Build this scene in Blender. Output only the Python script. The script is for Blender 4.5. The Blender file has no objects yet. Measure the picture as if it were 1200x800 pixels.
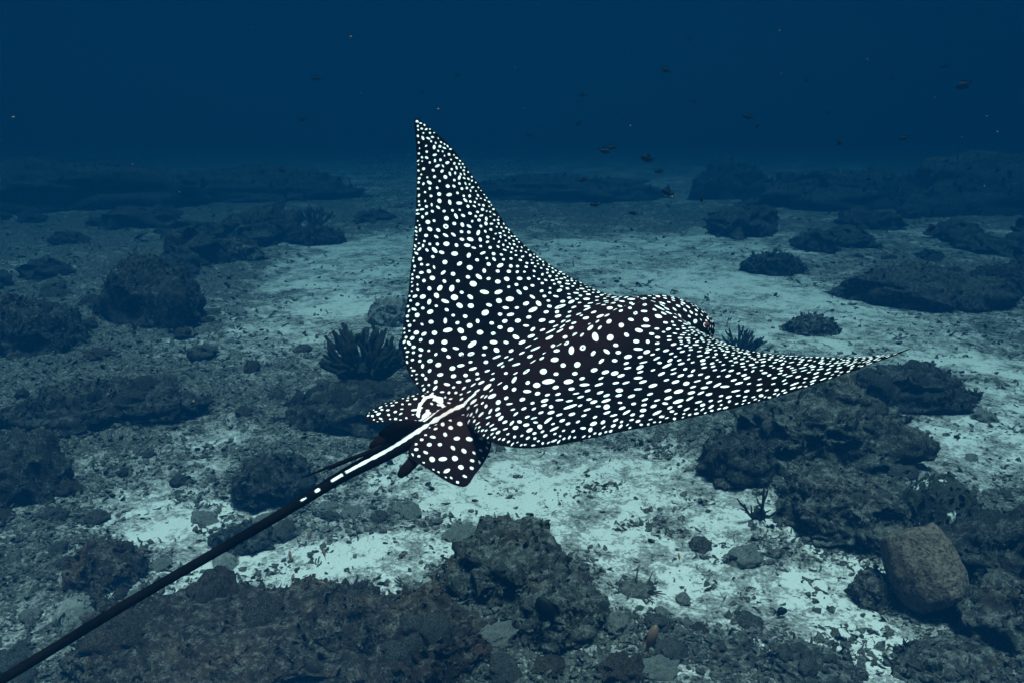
import bpy, bmesh, math, random
import numpy as np
from mathutils import Vector, Matrix, kdtree
from mathutils.geometry import delaunay_2d_cdt

random.seed(7)
RNG = np.random.default_rng(7)
SC = bpy.context.scene
COL = SC.collection
R = math.radians

# ------------------------------------------------------------------ camera
HFOV = 65.0
FPX = 600 / math.tan(R(HFOV / 2))            # focal length in pixels of the 1200 wide photograph
CAM = np.array([0.0, 0.0, 2.5])
PITCH = math.atan(270 / FPX)
cd = bpy.data.cameras.new('camera')
cam = bpy.data.objects.new('camera', cd)
COL.objects.link(cam)
cam.location = CAM
cam.rotation_euler = (math.pi / 2 - PITCH, 0, 0)
cd.sensor_fit = 'HORIZONTAL'
cd.angle = R(HFOV)
cd.clip_start, cd.clip_end = 0.05, 500
SC.camera = cam

# ------------------------------------------------------------------ sky, sun, exposure
SUN_EL, SUN_AZ = R(80), R(150)               # azimuth measured clockwise from +Y: almost overhead
w = bpy.data.worlds.new('World')
SC.world = w
w.use_nodes = True
nt = w.node_tree
sky = nt.nodes.new('ShaderNodeTexSky')
sky.sky_type = 'NISHITA'
sky.sun_disc = False
sky.sun_elevation = SUN_EL
sky.sun_rotation = SUN_AZ
nt.links.new(sky.outputs[0], nt.nodes['Background'].inputs[0])
nt.nodes['Background'].inputs[1].default_value = 0.085
sl = bpy.data.lights.new('sun', 'SUN')
sl.energy = 5.0
sl.angle = R(16)
sl.color = (1.0, 0.86, 0.74)
sun = bpy.data.objects.new('sun', sl)
COL.objects.link(sun)
sun_dir = Vector((math.sin(SUN_AZ) * math.cos(SUN_EL), math.cos(SUN_AZ) * math.cos(SUN_EL), math.sin(SUN_EL)))
sun.rotation_euler = sun_dir.to_track_quat('Z', 'Y').to_euler()
sun.location = (0, 0, 20)
SC.view_settings.view_transform = 'Standard'
SC.view_settings.look = 'None'
SC.view_settings.gamma = 1
SC.view_settings.exposure = 2.6
SC.cycles.max_bounces = 5
SC.cycles.diffuse_bounces = 2
SC.cycles.glossy_bounces = 1
SC.cycles.volume_bounces = 2
SC.cycles.use_denoising = True
SC.cycles.use_adaptive_sampling = True
SC.cycles.adaptive_threshold = 0.01

# ------------------------------------------------------------------ water
SIGMA_S = np.array([0.0001, 0.0034, 0.0090])      # scattering per metre
SIGMA_T = np.array([0.128, 0.092, 0.087])        # extinction per metre
PHASE = -0.35
WATER_TOP = 14.0
WATER_HALF = 75.0


# ------------------------------------------------------------------ helpers
def link(o, parent=None):
    COL.objects.link(o)
    if parent is not None:
        o.parent = parent
    return o


def tag(o, label, cat, group=None, kind=None):
    if label:
        o['label'] = label
    if cat:
        o['category'] = cat
    if group:
        o['group'] = group
    if kind:
        o['kind'] = kind
    return o


def mesh_np(name, V, F, mat, smooth=True, attrs=None):
    me = bpy.data.meshes.new(name)
    V = np.asarray(V, np.float32)
    F = np.asarray(F, np.int32)
    k = F.shape[1]
    me.vertices.add(len(V))
    me.vertices.foreach_set('co', V.ravel())
    me.loops.add(F.size)
    me.loops.foreach_set('vertex_index', F.ravel())
    me.polygons.add(len(F))
    me.polygons.foreach_set('loop_start', np.arange(0, F.size, k, dtype=np.int32))
    me.polygons.foreach_set('use_smooth', np.full(len(F), smooth))
    for an, av in (attrs or {}).items():
        a = me.attributes.new(an, 'FLOAT', 'POINT')
        a.data.foreach_set('value', np.asarray(av, np.float32))
    me.update(calc_edges=True)
    me.validate()
    if mat:
        me.materials.append(mat)
    return me


def grid_faces(nr, nc, wrap=False, base=0, flip=False):
    i, j = np.meshgrid(np.arange(nr - 1), np.arange(nc if wrap else nc - 1), indexing='ij')
    j2 = (j + 1) % nc
    f = np.stack([i * nc + j, i * nc + j2, (i + 1) * nc + j2, (i + 1) * nc + j], -1).reshape(-1, 4) + base
    return f[:, ::-1] if flip else f


def _h(ix, iy, iz, seed):
    h = (ix.astype(np.int64) * 374761393 + iy.astype(np.int64) * 668265263 + iz.astype(np.int64) * 2147483647 + seed * 974634777) & 0xFFFFFFFF
    h = ((h ^ (h >> 13)) * 1274126177) & 0xFFFFFFFF
    h = ((h ^ (h >> 16)) * 2246822519) & 0xFFFFFFFF
    return (h ^ (h >> 15)) & 0xFFFFFFFF


def noise(P, seed=0):
    """gradient noise, about -1..1"""
    P = np.asarray(P, np.float64)
    i = np.floor(P).astype(np.int64)
    fr = P - i
    u = fr ** 3 * (fr * (fr * 6 - 15) + 10)
    out = 0
    for dx in (0, 1):
        for dy in (0, 1):
            for dz in (0, 1):
                h = _h(i[:, 0] + dx, i[:, 1] + dy, i[:, 2] + dz, seed)
                gx = (h & 1023) / 511.5 - 1
                gy = ((h >> 10) & 1023) / 511.5 - 1
                gz = ((h >> 20) & 1023) / 511.5 - 1
                d = gx * (fr[:, 0] - dx) + gy * (fr[:, 1] - dy) + gz * (fr[:, 2] - dz)
                wgt = (u[:, 0] if dx else 1 - u[:, 0]) * (u[:, 1] if dy else 1 - u[:, 1]) * (u[:, 2] if dz else 1 - u[:, 2])
                out = out + d * wgt
    return out * 1.3


def fbm(P, octv=4, seed=0, billow=False):
    a, s, t = 1.0, 0.0, 0.0
    for k in range(octv):
        n = noise(P * 2.03 ** k + 17.3 * k, seed + k)
        s = s + a * (1 - 2.2 * np.abs(n) if billow else n)
        t += a
        a *= 0.5
    return s / t


def p3(x, y, z=0.0):
    x = np.asarray(x, float)
    return np.stack([x, np.broadcast_to(y, x.shape), np.full(x.shape, z)], -1)


FWD = np.array([0, math.cos(PITCH), -math.sin(PITCH)])
UPV = np.array([0, math.sin(PITCH), math.cos(PITCH)])


def sight(px, py):
    return FWD + np.array([(px - 600) / FPX, 0, 0]) + UPV * ((400 - py) / FPX)


def ground_xy(px, py):
    v = sight(px, py)
    k = CAM[2] / -v[2]
    return v[0] * k, v[1] * k


def in_water(px, py, depth):
    return Vector(CAM + sight(px, py) * depth)


# ------------------------------------------------------------------ materials
def new_mat(name):
    m = bpy.data.materials.new(name)
    m.use_nodes = True
    n = m.node_tree.nodes
    return m, m.node_tree, n['Principled BSDF']


def nd(t, kind, **kw):
    n = t.nodes.new(kind)
    for k, v in kw.items():
        setattr(n, k, v)
    return n


def noise_node(t, vec, scale, detail=4, rough=0.6, dist=0.0):
    n = nd(t, 'ShaderNodeTexNoise')
    n.inputs['Scale'].default_value = scale
    n.inputs['Detail'].default_value = detail
    n.inputs['Roughness'].default_value = rough
    n.inputs['Distortion'].default_value = dist
    if vec is not None:
        t.links.new(vec, n.inputs['Vector'])
    return n.outputs['Fac']


def ramp(t, fac, stops):
    r = nd(t, 'ShaderNodeValToRGB')
    while len(r.color_ramp.elements) < len(stops):
        r.color_ramp.elements.new(0.5)
    for e, (p, c) in zip(r.color_ramp.elements, stops):
        e.position = p
        e.color = (c, c, c, 1) if isinstance(c, (int, float)) else (*c, 1)
    t.links.new(fac, r.inputs[0])
    return r.outputs[0]


def mix(t, fac, a, b):
    m = nd(t, 'ShaderNodeMix', data_type='RGBA')
    if isinstance(fac, (int, float)):
        m.inputs[0].default_value = fac
    else:
        t.links.new(fac, m.inputs[0])
    for s, v in ((6, a), (7, b)):
        if isinstance(v, tuple):
            m.inputs[s].default_value = (*v, 1)
        else:
            t.links.new(v, m.inputs[s])
    return m.outputs[2]


def math_node(t, op, a, b=None, c=None, clamp=False):
    m = nd(t, 'ShaderNodeMath', operation=op, use_clamp=clamp)
    for k, v in enumerate((a, b, c)):
        if v is None:
            continue
        if isinstance(v, (int, float)):
            m.inputs[k].default_value = v
        else:
            t.links.new(v, m.inputs[k])
    return m.outputs[0]


def bump(t, bsdf, h, strength, dist):
    b = nd(t, 'ShaderNodeBump')
    b.inputs['Strength'].default_value = strength
    b.inputs['Distance'].default_value = dist
    t.links.new(h, b.inputs['Height'])
    t.links.new(b.outputs[0], bsdf.inputs['Normal'])


def matte(bsdf, rough=0.95, spec=0.12):
    bsdf.inputs['Roughness'].default_value = rough
    bsdf.inputs['Specular IOR Level'].default_value = spec


def reef_mat(name, dark, mid, pale, tint, scale=1.0, amount=0.5, silt=0.28):
    """turf-covered dead coral: dark turf, grey crust, pale dust flecks and patches of a tint"""
    m, t, b = new_mat(name)
    co = nd(t, 'ShaderNodeTexCoord').outputs['Object']
    oi = nd(t, 'ShaderNodeObjectInfo')
    sh = nd(t, 'ShaderNodeVectorMath', operation='ADD')
    t.links.new(co, sh.inputs[0])
    sc = nd(t, 'ShaderNodeVectorMath', operation='SCALE')
    t.links.new(oi.outputs['Location'], sc.inputs[0])
    sc.inputs['Scale'].default_value = 3.7
    t.links.new(sc.outputs[0], sh.inputs[1])
    v = sh.outputs[0]
    n1 = noise_node(t, v, 8 * scale, 7, 0.72, 0.4)
    n2 = noise_node(t, v, 20 * scale, 6, 0.75, 0.3)
    n3 = noise_node(t, v, 90 * scale, 4, 0.8)
    n4 = noise_node(t, v, 3.1 * scale, 5, 0.6, 1.0)
    c = mix(t, ramp(t, n1, [(0.38, 0.0), (0.62, 1.0)]), dark, mid)
    c = mix(t, ramp(t, n4, [(0.52, 0.0), (0.64, amount)]), c, tint)
    f = math_node(t, 'MULTIPLY', ramp(t, n2, [(0.47, 0.0), (0.62, 1.0)]), ramp(t, n3, [(0.46, 0.0), (0.57, 1.0)]))
    c = mix(t, math_node(t, 'MULTIPLY', f, 0.75), c, pale)
    # silt that has settled on level ledges
    ge = nd(t, 'ShaderNodeSeparateXYZ')
    t.links.new(nd(t, 'ShaderNodeNewGeometry').outputs['Normal'], ge.inputs[0])
    lev = ramp(t, ge.outputs[2], [(0.55, 0.0), (0.95, 1.0)])
    silt_f = math_node(t, 'MULTIPLY', math_node(t, 'MULTIPLY', lev, ramp(t, n2, [(0.44, 0.0), (0.60, 1.0)])), silt)
    c = mix(t, silt_f, c, (0.24, 0.245, 0.225))
    t.links.new(c, b.inputs['Base Color'])
    matte(b)
    hh = math_node(t, 'ADD', math_node(t, 'MULTIPLY', n2, 0.7), math_node(t, 'MULTIPLY', n3, 0.5))
    bump(t, b, hh, 1.0, 0.05)
    return m


M_REEF = reef_mat('turf_covered_reef', (0.009, 0.011, 0.010), (0.058, 0.059, 0.051), (0.30, 0.30, 0.27), (0.085, 0.058, 0.040), silt=0.35)
M_BROWN = reef_mat('brown_reef', (0.008, 0.0075, 0.007), (0.048, 0.035, 0.026), (0.24, 0.22, 0.19), (0.085, 0.046, 0.028), silt=0.12)
M_DARK = reef_mat('dark_reef', (0.006, 0.007, 0.007), (0.030, 0.032, 0.030), (0.16, 0.17, 0.16), (0.026, 0.024, 0.020), silt=0.12)
M_PALE = reef_mat('pale_dead_coral', (0.10, 0.11, 0.10), (0.26, 0.27, 0.25), (0.48, 0.49, 0.45), (0.16, 0.14, 0.11))
M_RUBBLE = reef_mat('rubble', (0.022, 0.025, 0.023), (0.11, 0.11, 0.098), (0.38, 0.38, 0.35), (0.085, 0.070, 0.05), 1.6)
M_CORAL = reef_mat('live_branching_coral', (0.010, 0.014, 0.012), (0.030, 0.034, 0.027), (0.10, 0.11, 0.09), (0.035, 0.030, 0.018), 2.0, silt=0.0)


def sponge_mat():
    m, t, b = new_mat('barrel_sponge_skin')
    co = nd(t, 'ShaderNodeTexCoord').outputs['Object']
    vo = nd(t, 'ShaderNodeTexVoronoi')
    vo.inputs['Scale'].default_value = 60
    t.links.new(co, vo.inputs['Vector'])
    n1 = noise_node(t, co, 16, 6, 0.75)
    n2 = noise_node(t, co, 55, 4, 0.7)
    c = mix(t, ramp(t, n1, [(0.35, 0.0), (0.65, 1.0)]), (0.050, 0.040, 0.031), (0.155, 0.122, 0.095))
    c = mix(t, ramp(t, n2, [(0.50, 0.0), (0.60, 0.9)]), c, (0.026, 0.022, 0.019))
    t.links.new(c, b.inputs['Base Color'])
    matte(b)
    bump(t, b, math_node(t, 'ADD', math_node(t, 'MULTIPLY', vo.outputs['Distance'], 0.35), n2), 0.8, 0.02)
    return m


M_SPONGE = sponge_mat()


def boulder_mat():
    m, t, b = new_mat('dark_sponge_with_white_patches')
    co = nd(t, 'ShaderNodeTexCoord').outputs['Object']
    n1 = noise_node(t, co, 7, 5, 0.6, 0.6)
    n2 = noise_node(t, co, 30, 4, 0.7)
    c = mix(t, ramp(t, n2, [(0.4, 0.0), (0.65, 1.0)]), (0.010, 0.013, 0.012), (0.034, 0.036, 0.030))
    c = mix(t, ramp(t, n1, [(0.60, 0.0), (0.63, 0.85)]), c, (0.5, 0.53, 0.5))
    t.links.new(c, b.inputs['Base Color'])
    matte(b, 0.8)
    bump(t, b, n2, 0.6, 0.02)
    return m


M_BOULDER = boulder_mat()


def ground_mat():
    m, t, b = new_mat('sand_and_rubble')
    co = nd(t, 'ShaderNodeTexCoord').outputs['Object']
    at = nd(t, 'ShaderNodeAttribute', attribute_name='sand').outputs['Fac']
    n0 = noise_node(t, co, 0.75, 5, 0.62, 0.4)
    n1 = noise_node(t, co, 3.2, 7, 0.68, 0.5)
    n2 = noise_node(t, co, 13, 6, 0.7, 0.3)
    n3 = noise_node(t, co, 48, 5, 0.72)
    n4 = noise_node(t, co, 150, 3, 0.7)
    # how much of the surface is clean sand
    f = math_node(t, 'ADD', at, math_node(t, 'MULTIPLY', math_node(t, 'SUBTRACT', n1, 0.5), 3.0))
    f = math_node(t, 'ADD', f, math_node(t, 'MULTIPLY', math_node(t, 'SUBTRACT', n0, 0.5), 2.4))
    f = math_node(t, 'ADD', f, math_node(t, 'MULTIPLY', math_node(t, 'SUBTRACT', n2, 0.5), 2.5))
    f = math_node(t, 'ADD', f, math_node(t, 'MULTIPLY', math_node(t, 'SUBTRACT', n3, 0.5), 2.4))
    cover = ramp(t, f, [(0.08, 0.0), (0.92, 1.0)])
    turf = mix(t, ramp(t, n2, [(0.36, 0.0), (0.64, 1.0)]), (0.011, 0.013, 0.012), (0.085, 0.086, 0.076))
    turf = mix(t, ramp(t, n3, [(0.52, 0.0), (0.68, 0.7)]), turf, (0.34, 0.345, 0.31))
    sand = mix(t, ramp(t, n4, [(0.35, 0.0), (0.62, 1.0)]), (0.33, 0.32, 0.30), (0.45, 0.435, 0.41))
    t.links.new(mix(t, cover, turf, sand), b.inputs['Base Color'])
    matte(b, 1.0, 0.05)
    h = math_node(t, 'ADD', math_node(t, 'MULTIPLY', n2, 1.0), math_node(t, 'MULTIPLY', n3, 0.45))
    h = math_node(t, 'MULTIPLY', h, math_node(t, 'SUBTRACT', 1.15, cover))
    h = math_node(t, 'ADD', h, math_node(t, 'MULTIPLY', n4, 0.05))
    bump(t, b, h, 0.75, 0.04)
    return m


M_GROUND = ground_mat()


def plain(name, col, rough=0.7, spec=0.3, var=0.4, scale=30):
    m, t, b = new_mat(name)
    co = nd(t, 'ShaderNodeTexCoord').outputs['Object']
    n = noise_node(t, co, scale, 3, 0.6)
    c = mix(t, n, tuple(x * (1 - var) for x in col), tuple(min(1, x * (1 + var)) for x in col))
    t.links.new(c, b.inputs['Base Color'])
    matte(b, rough, spec)
    return m


M_FISH_DARK = plain('dark_fish_skin', (0.004, 0.004, 0.005), 0.6, 0.1)
M_FISH_BROWN = plain('brown_fish_skin', (0.11, 0.065, 0.04), 0.5)
M_FISH_ORANGE = plain('orange_fish_skin', (0.30, 0.11, 0.05), 0.5)
M_SNOW = plain('marine_snow', (0.10, 0.09, 0.08), 0.9, 0.1)


def ray_mat():
    m, t, b = new_mat('spotted_ray_skin')
    co = nd(t, 'ShaderNodeTexCoord').outputs['Object']
    at = nd(t, 'ShaderNodeAttribute', attribute_name='spot').outputs['Fac']      # signed distance to a spot's edge, cm
    be = nd(t, 'ShaderNodeAttribute', attribute_name='belly').outputs['Fac']
    wr = nd(t, 'ShaderNodeAttribute', attribute_name='warm').outputs['Fac']
    n1 = noise_node(t, co, 160, 3, 0.6)
    n2 = noise_node(t, co, 14, 4, 0.6)
    e = math_node(t, 'ADD', at, math_node(t, 'MULTIPLY', math_node(t, 'SUBTRACT', n1, 0.5), 0.22))
    spot = ramp(t, math_node(t, 'ADD', math_node(t, 'MULTIPLY', e, -1.0), 0.5), [(0.42, 0.0), (0.57, 1.0)])
    skin = mix(t, ramp(t, n2, [(0.35, 0.0), (0.7, 1.0)]), (0.0018, 0.0015, 0.0017), (0.0045, 0.0035, 0.0038))
    skin = mix(t, math_node(t, 'MULTIPLY', wr, 0.75), skin, (0.017, 0.0066, 0.0055))
    white = mix(t, math_node(t, 'POWER', wr, 3.0), (0.86, 0.86, 0.85), (0.62, 0.40, 0.37))
    c = mix(t, spot, skin, white)
    c = mix(t, be, c, (0.75, 0.76, 0.75))
    t.links.new(c, b.inputs['Base Color'])
    matte(b, 0.8, 0.0)
    bump(t, b, noise_node(t, co, 220, 2, 0.5), 0.15, 0.004)
    return m


M_RAY = ray_mat()

# ------------------------------------------------------------------ seabed
# patches of clean sand (+) and of dark rubble (-): photograph x, y, half width, half height, weight
PATCH = [
    (340, 335, 95, 40, .6), (410, 365, 60, 16, .6), (420, 290, 80, 22, .35), (300, 400, 60, 20, .2), (215, 412, 16, 8, .5), (255, 515, 36, 18, .5),
    (190, 610, 70, 32, .45), (250, 590, 60, 20, .3), (160, 740, 60, 28, .55), (210, 700, 60, 20, .3), (265, 655, 60, 22, .4),
    (430, 655, 110, 34, .6), (330, 660, 60, 30, .35), (470, 700, 50, 16, .5), (560, 590, 90, 26, .4), (690, 570, 150, 40, .6),
    (740, 650, 130, 46, .65), (640, 545, 120, 20, .45), (830, 610, 70, 34, .3), (910, 590, 24, 22, .6), (840, 690, 80, 34, .25),
    (985, 660, 40, 26, .6), (1000, 725, 52, 36, .65), (910, 720, 50, 30, .35), (690, 745, 70, 36, .35), (940, 690, 30, 30, .4),
    (1130, 530, 95, 36, .6), (1030, 560, 50, 26, .4), (1150, 430, 60, 22, .6), (1060, 400, 60, 20, .25), (930, 390, 80, 26, .45),
    (840, 330, 60, 14, .55), (940, 350, 90, 22, .45), (700, 300, 120, 22, .45), (880, 290, 90, 12, .35), (1010, 285, 40, 8, .35),
    (760, 355, 60, 20, .3), (1120, 745, 60, 20, .3), (780, 780, 70, 20, .2), (20, 250, 60, 8, .3), (1170, 470, 40, 16, .3),
    (80, 400, 160, 95, -1.0), (50, 520, 130, 66, -.7), (60, 290, 230, 44, -.75), (620, 268, 800, 14, -.3), (30, 660, 60, 60, -.3), (300, 450, 160, 50, -.2), (420, 470, 90, 36, -.5),
    (330, 550, 50, 30, -.4), (110, 660, 70, 34, -.3), (1090, 320, 110, 36, -.65), (960, 500, 110, 50, -.5), (1150, 640, 100, 60, -.5),
    (1060, 450, 90, 26, -.3), (600, 690, 80, 50, -.35), (280, 780, 170, 50, -.4), (870, 545, 40, 40, -.35), (700, 775, 90, 26, .35), (930, 772, 80, 24, .35), (1010, 775, 60, 24, .3),
    (985, 630, 90, 44, -.4), (560, 720, 90, 60, -.3), (660, 740, 70, 36, -.35), (322, 582, 66, 30, -.35), (230, 745, 160, 50, -.35), (285, 632, 60, 22, -.3), (1040, 700, 60, 40, -.3), (482, 760, 90, 40, -.3), (820, 735, 110, 26, -.3), (960, 560, 150, 44, -.3), (760, 610, 60, 16, -.3), (870, 650, 70, 20, -.3), (640, 250, 200, 12, -.5), (180, 235, 300, 12, -.5), (1100, 240, 180, 16, -.6), (1150, 790, 90, 30, -.2), (440, 610, 60, 20, -.2), (700, 700, 60, 22, -.2),
]
_pc = []
for (px, py, rx, ry, wt) in PATCH:
    cx, cy = ground_xy(px, py)
    _, ya = ground_xy(px, py + ry)
    _, yb = ground_xy(px, max(py - ry, 175))
    _pc.append((cx, (ya + yb) / 2, rx * math.hypot(cy, 2.5) / FPX, max(0.05, (yb - ya) / 2), wt))


def sandiness(x, y):
    P = p3(x, y)
    wx = x + 0.22 * noise(P * 1.3, 71) + 0.08 * noise(P * 4, 72)
    wy = y + 0.30 * noise(P * 1.3, 73) + 0.10 * noise(P * 4, 74)
    s = 0.44 + 0.24 * fbm(P * 0.35, 3, 5) + 0.0 * x
    for cx, cy, rx, ry, wt in _pc:
        d = ((wx - cx) / rx) ** 2 + ((wy - cy) / ry) ** 2
        s = s + (1.0 * wt if wt > 0 else 0.9 * wt) * np.exp(-d * 0.8)
    return np.clip(s, -0.35, 1.05)


def ground_h(x, y, s=None):
    x = np.asarray(x, float)
    y = np.asarray(y, float)
    if s is None:
        s = sandiness(x, y)
    P = p3(x, y, 3.3)
    rough = np.clip(0.62 - s, 0.04, 0.9)
    h = 0.12 * fbm(P * 0.22, 3, 11)
    h = h + 0.05 * noise(P * 0.9, 21)
    h = h + rough * (0.11 * fbm(P * 2.2, 4, 31, True) + 0.05 * fbm(P * 7.5, 3, 41, True) + 0.02 * noise(P * 21, 45))
    h = h + 0.006 * noise(P * 9, 51)
    return h


NX, NY = 660, 560
u = np.linspace(-1, 1, NX)
v = np.linspace(-1, 1, NY)
gx = 70 * np.sinh(4.4 * u) / math.sinh(4.4)
v0 = 0.0
gy = 4.6 + np.where(v < 0, 66, 66) * np.sinh(4.4 * v) / math.sinh(4.4)
GX, GY = np.meshgrid(gx, gy, indexing='xy')
GX, GY = GX.ravel(), GY.ravel()
GS = sandiness(GX, GY)
GZ = ground_h(GX, GY, GS)
ground = link(bpy.data.objects.new('seabed', mesh_np('seabed', np.stack([GX, GY, GZ], -1), grid_faces(NY, NX), M_GROUND, True, {'sand': GS})))
tag(ground, 'pale sand and grey coral rubble covering the sea floor', 'seabed', kind='structure')


def gz(x, y):
    return float(ground_h(np.array([x]), np.array([y]))[0])


# ------------------------------------------------------------------ rocks
_ico = {}


def ico(n):
    if n not in _ico:
        bm = bmesh.new()
        bmesh.ops.create_icosphere(bm, subdivisions=n, radius=1)
        V = np.array([q.co for q in bm.verts])
        F = np.array([[q.index for q in f.verts] for f in bm.faces])
        bm.free()
        _ico[n] = (V, F)
    return _ico[n]


def worley(P, seed):
    i = np.floor(P).astype(np.int64)
    best = np.full(len(P), 9.0)
    for dx in (-1, 0, 1):
        for dy in (-1, 0, 1):
            for dz in (-1, 0, 1):
                c = i + np.array([dx, dy, dz])
                h = _h(c[:, 0], c[:, 1], c[:, 2], seed)
                f = np.stack([(h & 1023) / 1023, ((h >> 10) & 1023) / 1023, ((h >> 20) & 1023) / 1023], -1)
                best = np.minimum(best, ((c + f - P) ** 2).sum(1))
    return np.sqrt(best)


def rock_mesh(name, n, size, seed, mat, rugged=1.0, knob=0.5, flat=0.0):
    V, F = ico(n)
    q = V.copy()
    warp = np.stack([noise(V * 1.9 + 5, seed + k * 7) for k in range(3)], -1)
    warp2 = np.stack([noise(V * 4.7 + 9, seed + 40 + k * 7) for k in range(3)], -1)
    q = q + 0.32 * rugged * warp + 0.07 * rugged * warp2
    r = 1 + rugged * (0.30 * fbm(V * 1.4, 3, seed + 1) + 0.20 * fbm(V * 3.1, 3, seed + 2, True))
    if knob > 0:
        r = r + knob * 0.26 * (0.55 - worley(q * 3.1, seed + 3)) + knob * 0.10 * (0.5 - worley(q * 7.3, seed + 4))
    r = r + rugged * (0.085 * fbm(V * 8, 3, seed + 6, True) + (0.035 * fbm(V * 26, 2, seed + 9, True) if n > 4 else 0))
    q = q * r[:, None]
    q = q * (np.array(size) / 2)
    q[:, 2] = np.where(q[:, 2] < 0, q[:, 2] * 0.5, q[:, 2] * (1 - flat * 0.2))
    return mesh_np(name, q, F, mat)


# broken bits of coral: chips and five-sided twigs
def chip_shapes():
    base = []
    cv, cf = ico(1)
    for k in range(6):
        r = 1 + 0.9 * (np.random.default_rng(k).random(len(cv)) - 0.5)
        base.append((cv * r[:, None] * np.array([1.0, 0.8, 0.55]), cf))
    for k in range(6):
        g = np.random.default_rng(50 + k)
        nr, ns = 4, 4
        vs, fs = [], []
        bend_ = g.normal(0, 0.25, (nr, 2))
        for i in range(nr):
            t = i / (nr - 1)
            rad = 0.30 * (1 - 0.55 * t) * g.uniform(0.8, 1.2)
            for j in range(ns):
                a = 2 * math.pi * j / ns
                vs.append(((t - 0.5) * 2.2, bend_[i, 0] + rad * math.cos(a), bend_[i, 1] * 0.5 + rad * math.sin(a)))
        for i in range(nr - 1):
            for j in range(ns):
                a, b2 = i * ns + j, i * ns + (j + 1) % ns
                fs += [(a, b2, b2 + ns), (a, b2 + ns, a + ns)]
        base.append((np.array(vs), np.array(fs)))
    return base


def strew(name, P0, size, seed, mat, tilt=0.45):
    base = chip_shapes()
    g = np.random.default_rng(seed)
    n = len(P0)
    typ = g.integers(0, 12, n)
    rz = g.uniform(0, 2 * math.pi, n)
    tl = g.normal(0, tilt, (n, 2))
    AV, AF, off = [], [], 0
    for k in range(12):
        idx = np.nonzero(typ == k)[0]
        if not len(idx):
            continue
        bv, bf = base[k]
        c, s_ = np.cos(rz[idx]), np.sin(rz[idx])
        P = bv[None] * size[idx][:, None, None]
        P[..., 2] += P[..., 0] * tl[idx, 0][:, None] + P[..., 1] * tl[idx, 1][:, None]
        X = P[..., 0] * c[:, None] - P[..., 1] * s_[:, None] + P0[idx, 0][:, None]
        Y = P[..., 0] * s_[:, None] + P[..., 1] * c[:, None] + P0[idx, 1][:, None]
        Z = P[..., 2] + P0[idx, 2][:, None]
        AV.append(np.stack([X, Y, Z], -1).reshape(-1, 3))
        AF.append((bf[None] + (off + np.arange(len(idx)) * len(bv))[:, None, None]).reshape(-1, 3))
        off += len(idx) * len(bv)
    return mesh_np(name, np.concatenate(AV), np.concatenate(AF), mat, False)


def add_crust(o, me, n, seed, mat):
    """small crusts and turf tufts growing all over a rock, too small to pick apart"""
    V = np.empty(len(me.vertices) * 3, np.float32)
    N = V.copy()
    me.vertices.foreach_get('co', V)
    me.vertices.foreach_get('normal', N)
    V, N = V.reshape(-1, 3), N.reshape(-1, 3)
    ok = np.nonzero(N[:, 2] > -0.25)[0]
    g = np.random.default_rng(seed + 5000)
    i = g.choice(ok, min(n, len(ok)), replace=False)
    keep = noise(V[i] * 6, seed) > -0.25
    i = i[keep]
    far = max(1.0, math.hypot(o.location.x, o.location.y) / 6.5)
    size = (0.005 + 0.015 * g.random(len(i)) ** 2.2) * far
    c = bpy.data.objects.new('crust', strew('crust', V[i].astype(float) + N[i] * size[:, None] * 0.3, size, seed, mat, 0.9))
    c['kind'] = 'stuff'
    link(c, o)


KNOBS = [rock_mesh('coral_lump', 3, (1, 1, 1), 400 + k, None, 1.0, 0.9) for k in range(5)]


def material_copy(me, mat):
    m = me.copy()
    m.materials.clear()
    m.materials.append(mat)
    return m


_knobs_by_mat = {}


def knobs(mat):
    if mat.name not in _knobs_by_mat:
        _knobs_by_mat[mat.name] = [material_copy(k, mat) for k in KNOBS]
    return _knobs_by_mat[mat.name]


def reef_rock(label, px, py, wid, dep, hei, seed, mat, n=5, lumps=0, rugged=1.0, knob=0.6, name='reef_rock', cat='reef rock', group=None, sink=0.12, rz=None, lump_mat=None, crust=None, crust_mat=None):
    if crust is None:
        crust = 3600 if wid < 0.8 else 2200 if wid < 1.4 else 200
    x, y = ground_xy(px, py)
    hei *= 0.85
    me = rock_mesh(name, n, (wid, dep, hei * 1.7), seed, mat, rugged * 0.9, knob)
    o = link(bpy.data.objects.new(name, me))
    o.location = (x, y, gz(x, y) + hei * (0.15 - sink))
    rnd = random.Random(seed)
    o.rotation_euler = (0, 0, rnd.uniform(-0.4, 0.4) if rz is None else rz)
    tag(o, label, cat, group)
    for k in range(int(lumps * 2.6)):
        a = rnd.uniform(0, 2 * math.pi)
        rr = rnd.uniform(0.25, 0.95)
        s = (0.05 + 0.15 * rnd.random() ** 1.8) * min(wid, 1.1) ** 0.8
        c = bpy.data.objects.new('coral_lump', rnd.choice(knobs(lump_mat or mat)))
        zz = hei * 0.72 * math.sqrt(max(0, 1 - rr * rr)) + rnd.uniform(-0.03, 0.03)
        c.location = (math.cos(a) * rr * wid / 2, math.sin(a) * rr * dep / 2, zz)
        c.rotation_euler = (rnd.uniform(-0.6, 0.6), rnd.uniform(-0.6, 0.6), rnd.uniform(0, 6.28))
        c.scale = (s * rnd.uniform(0.7, 1.3), s * rnd.uniform(0.7, 1.3), s * rnd.uniform(0.7, 1.5))
        link(c, o)
    if crust:
        add_crust(o, me, int(crust * wid * dep), seed, crust_mat or mat)
    return o


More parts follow.
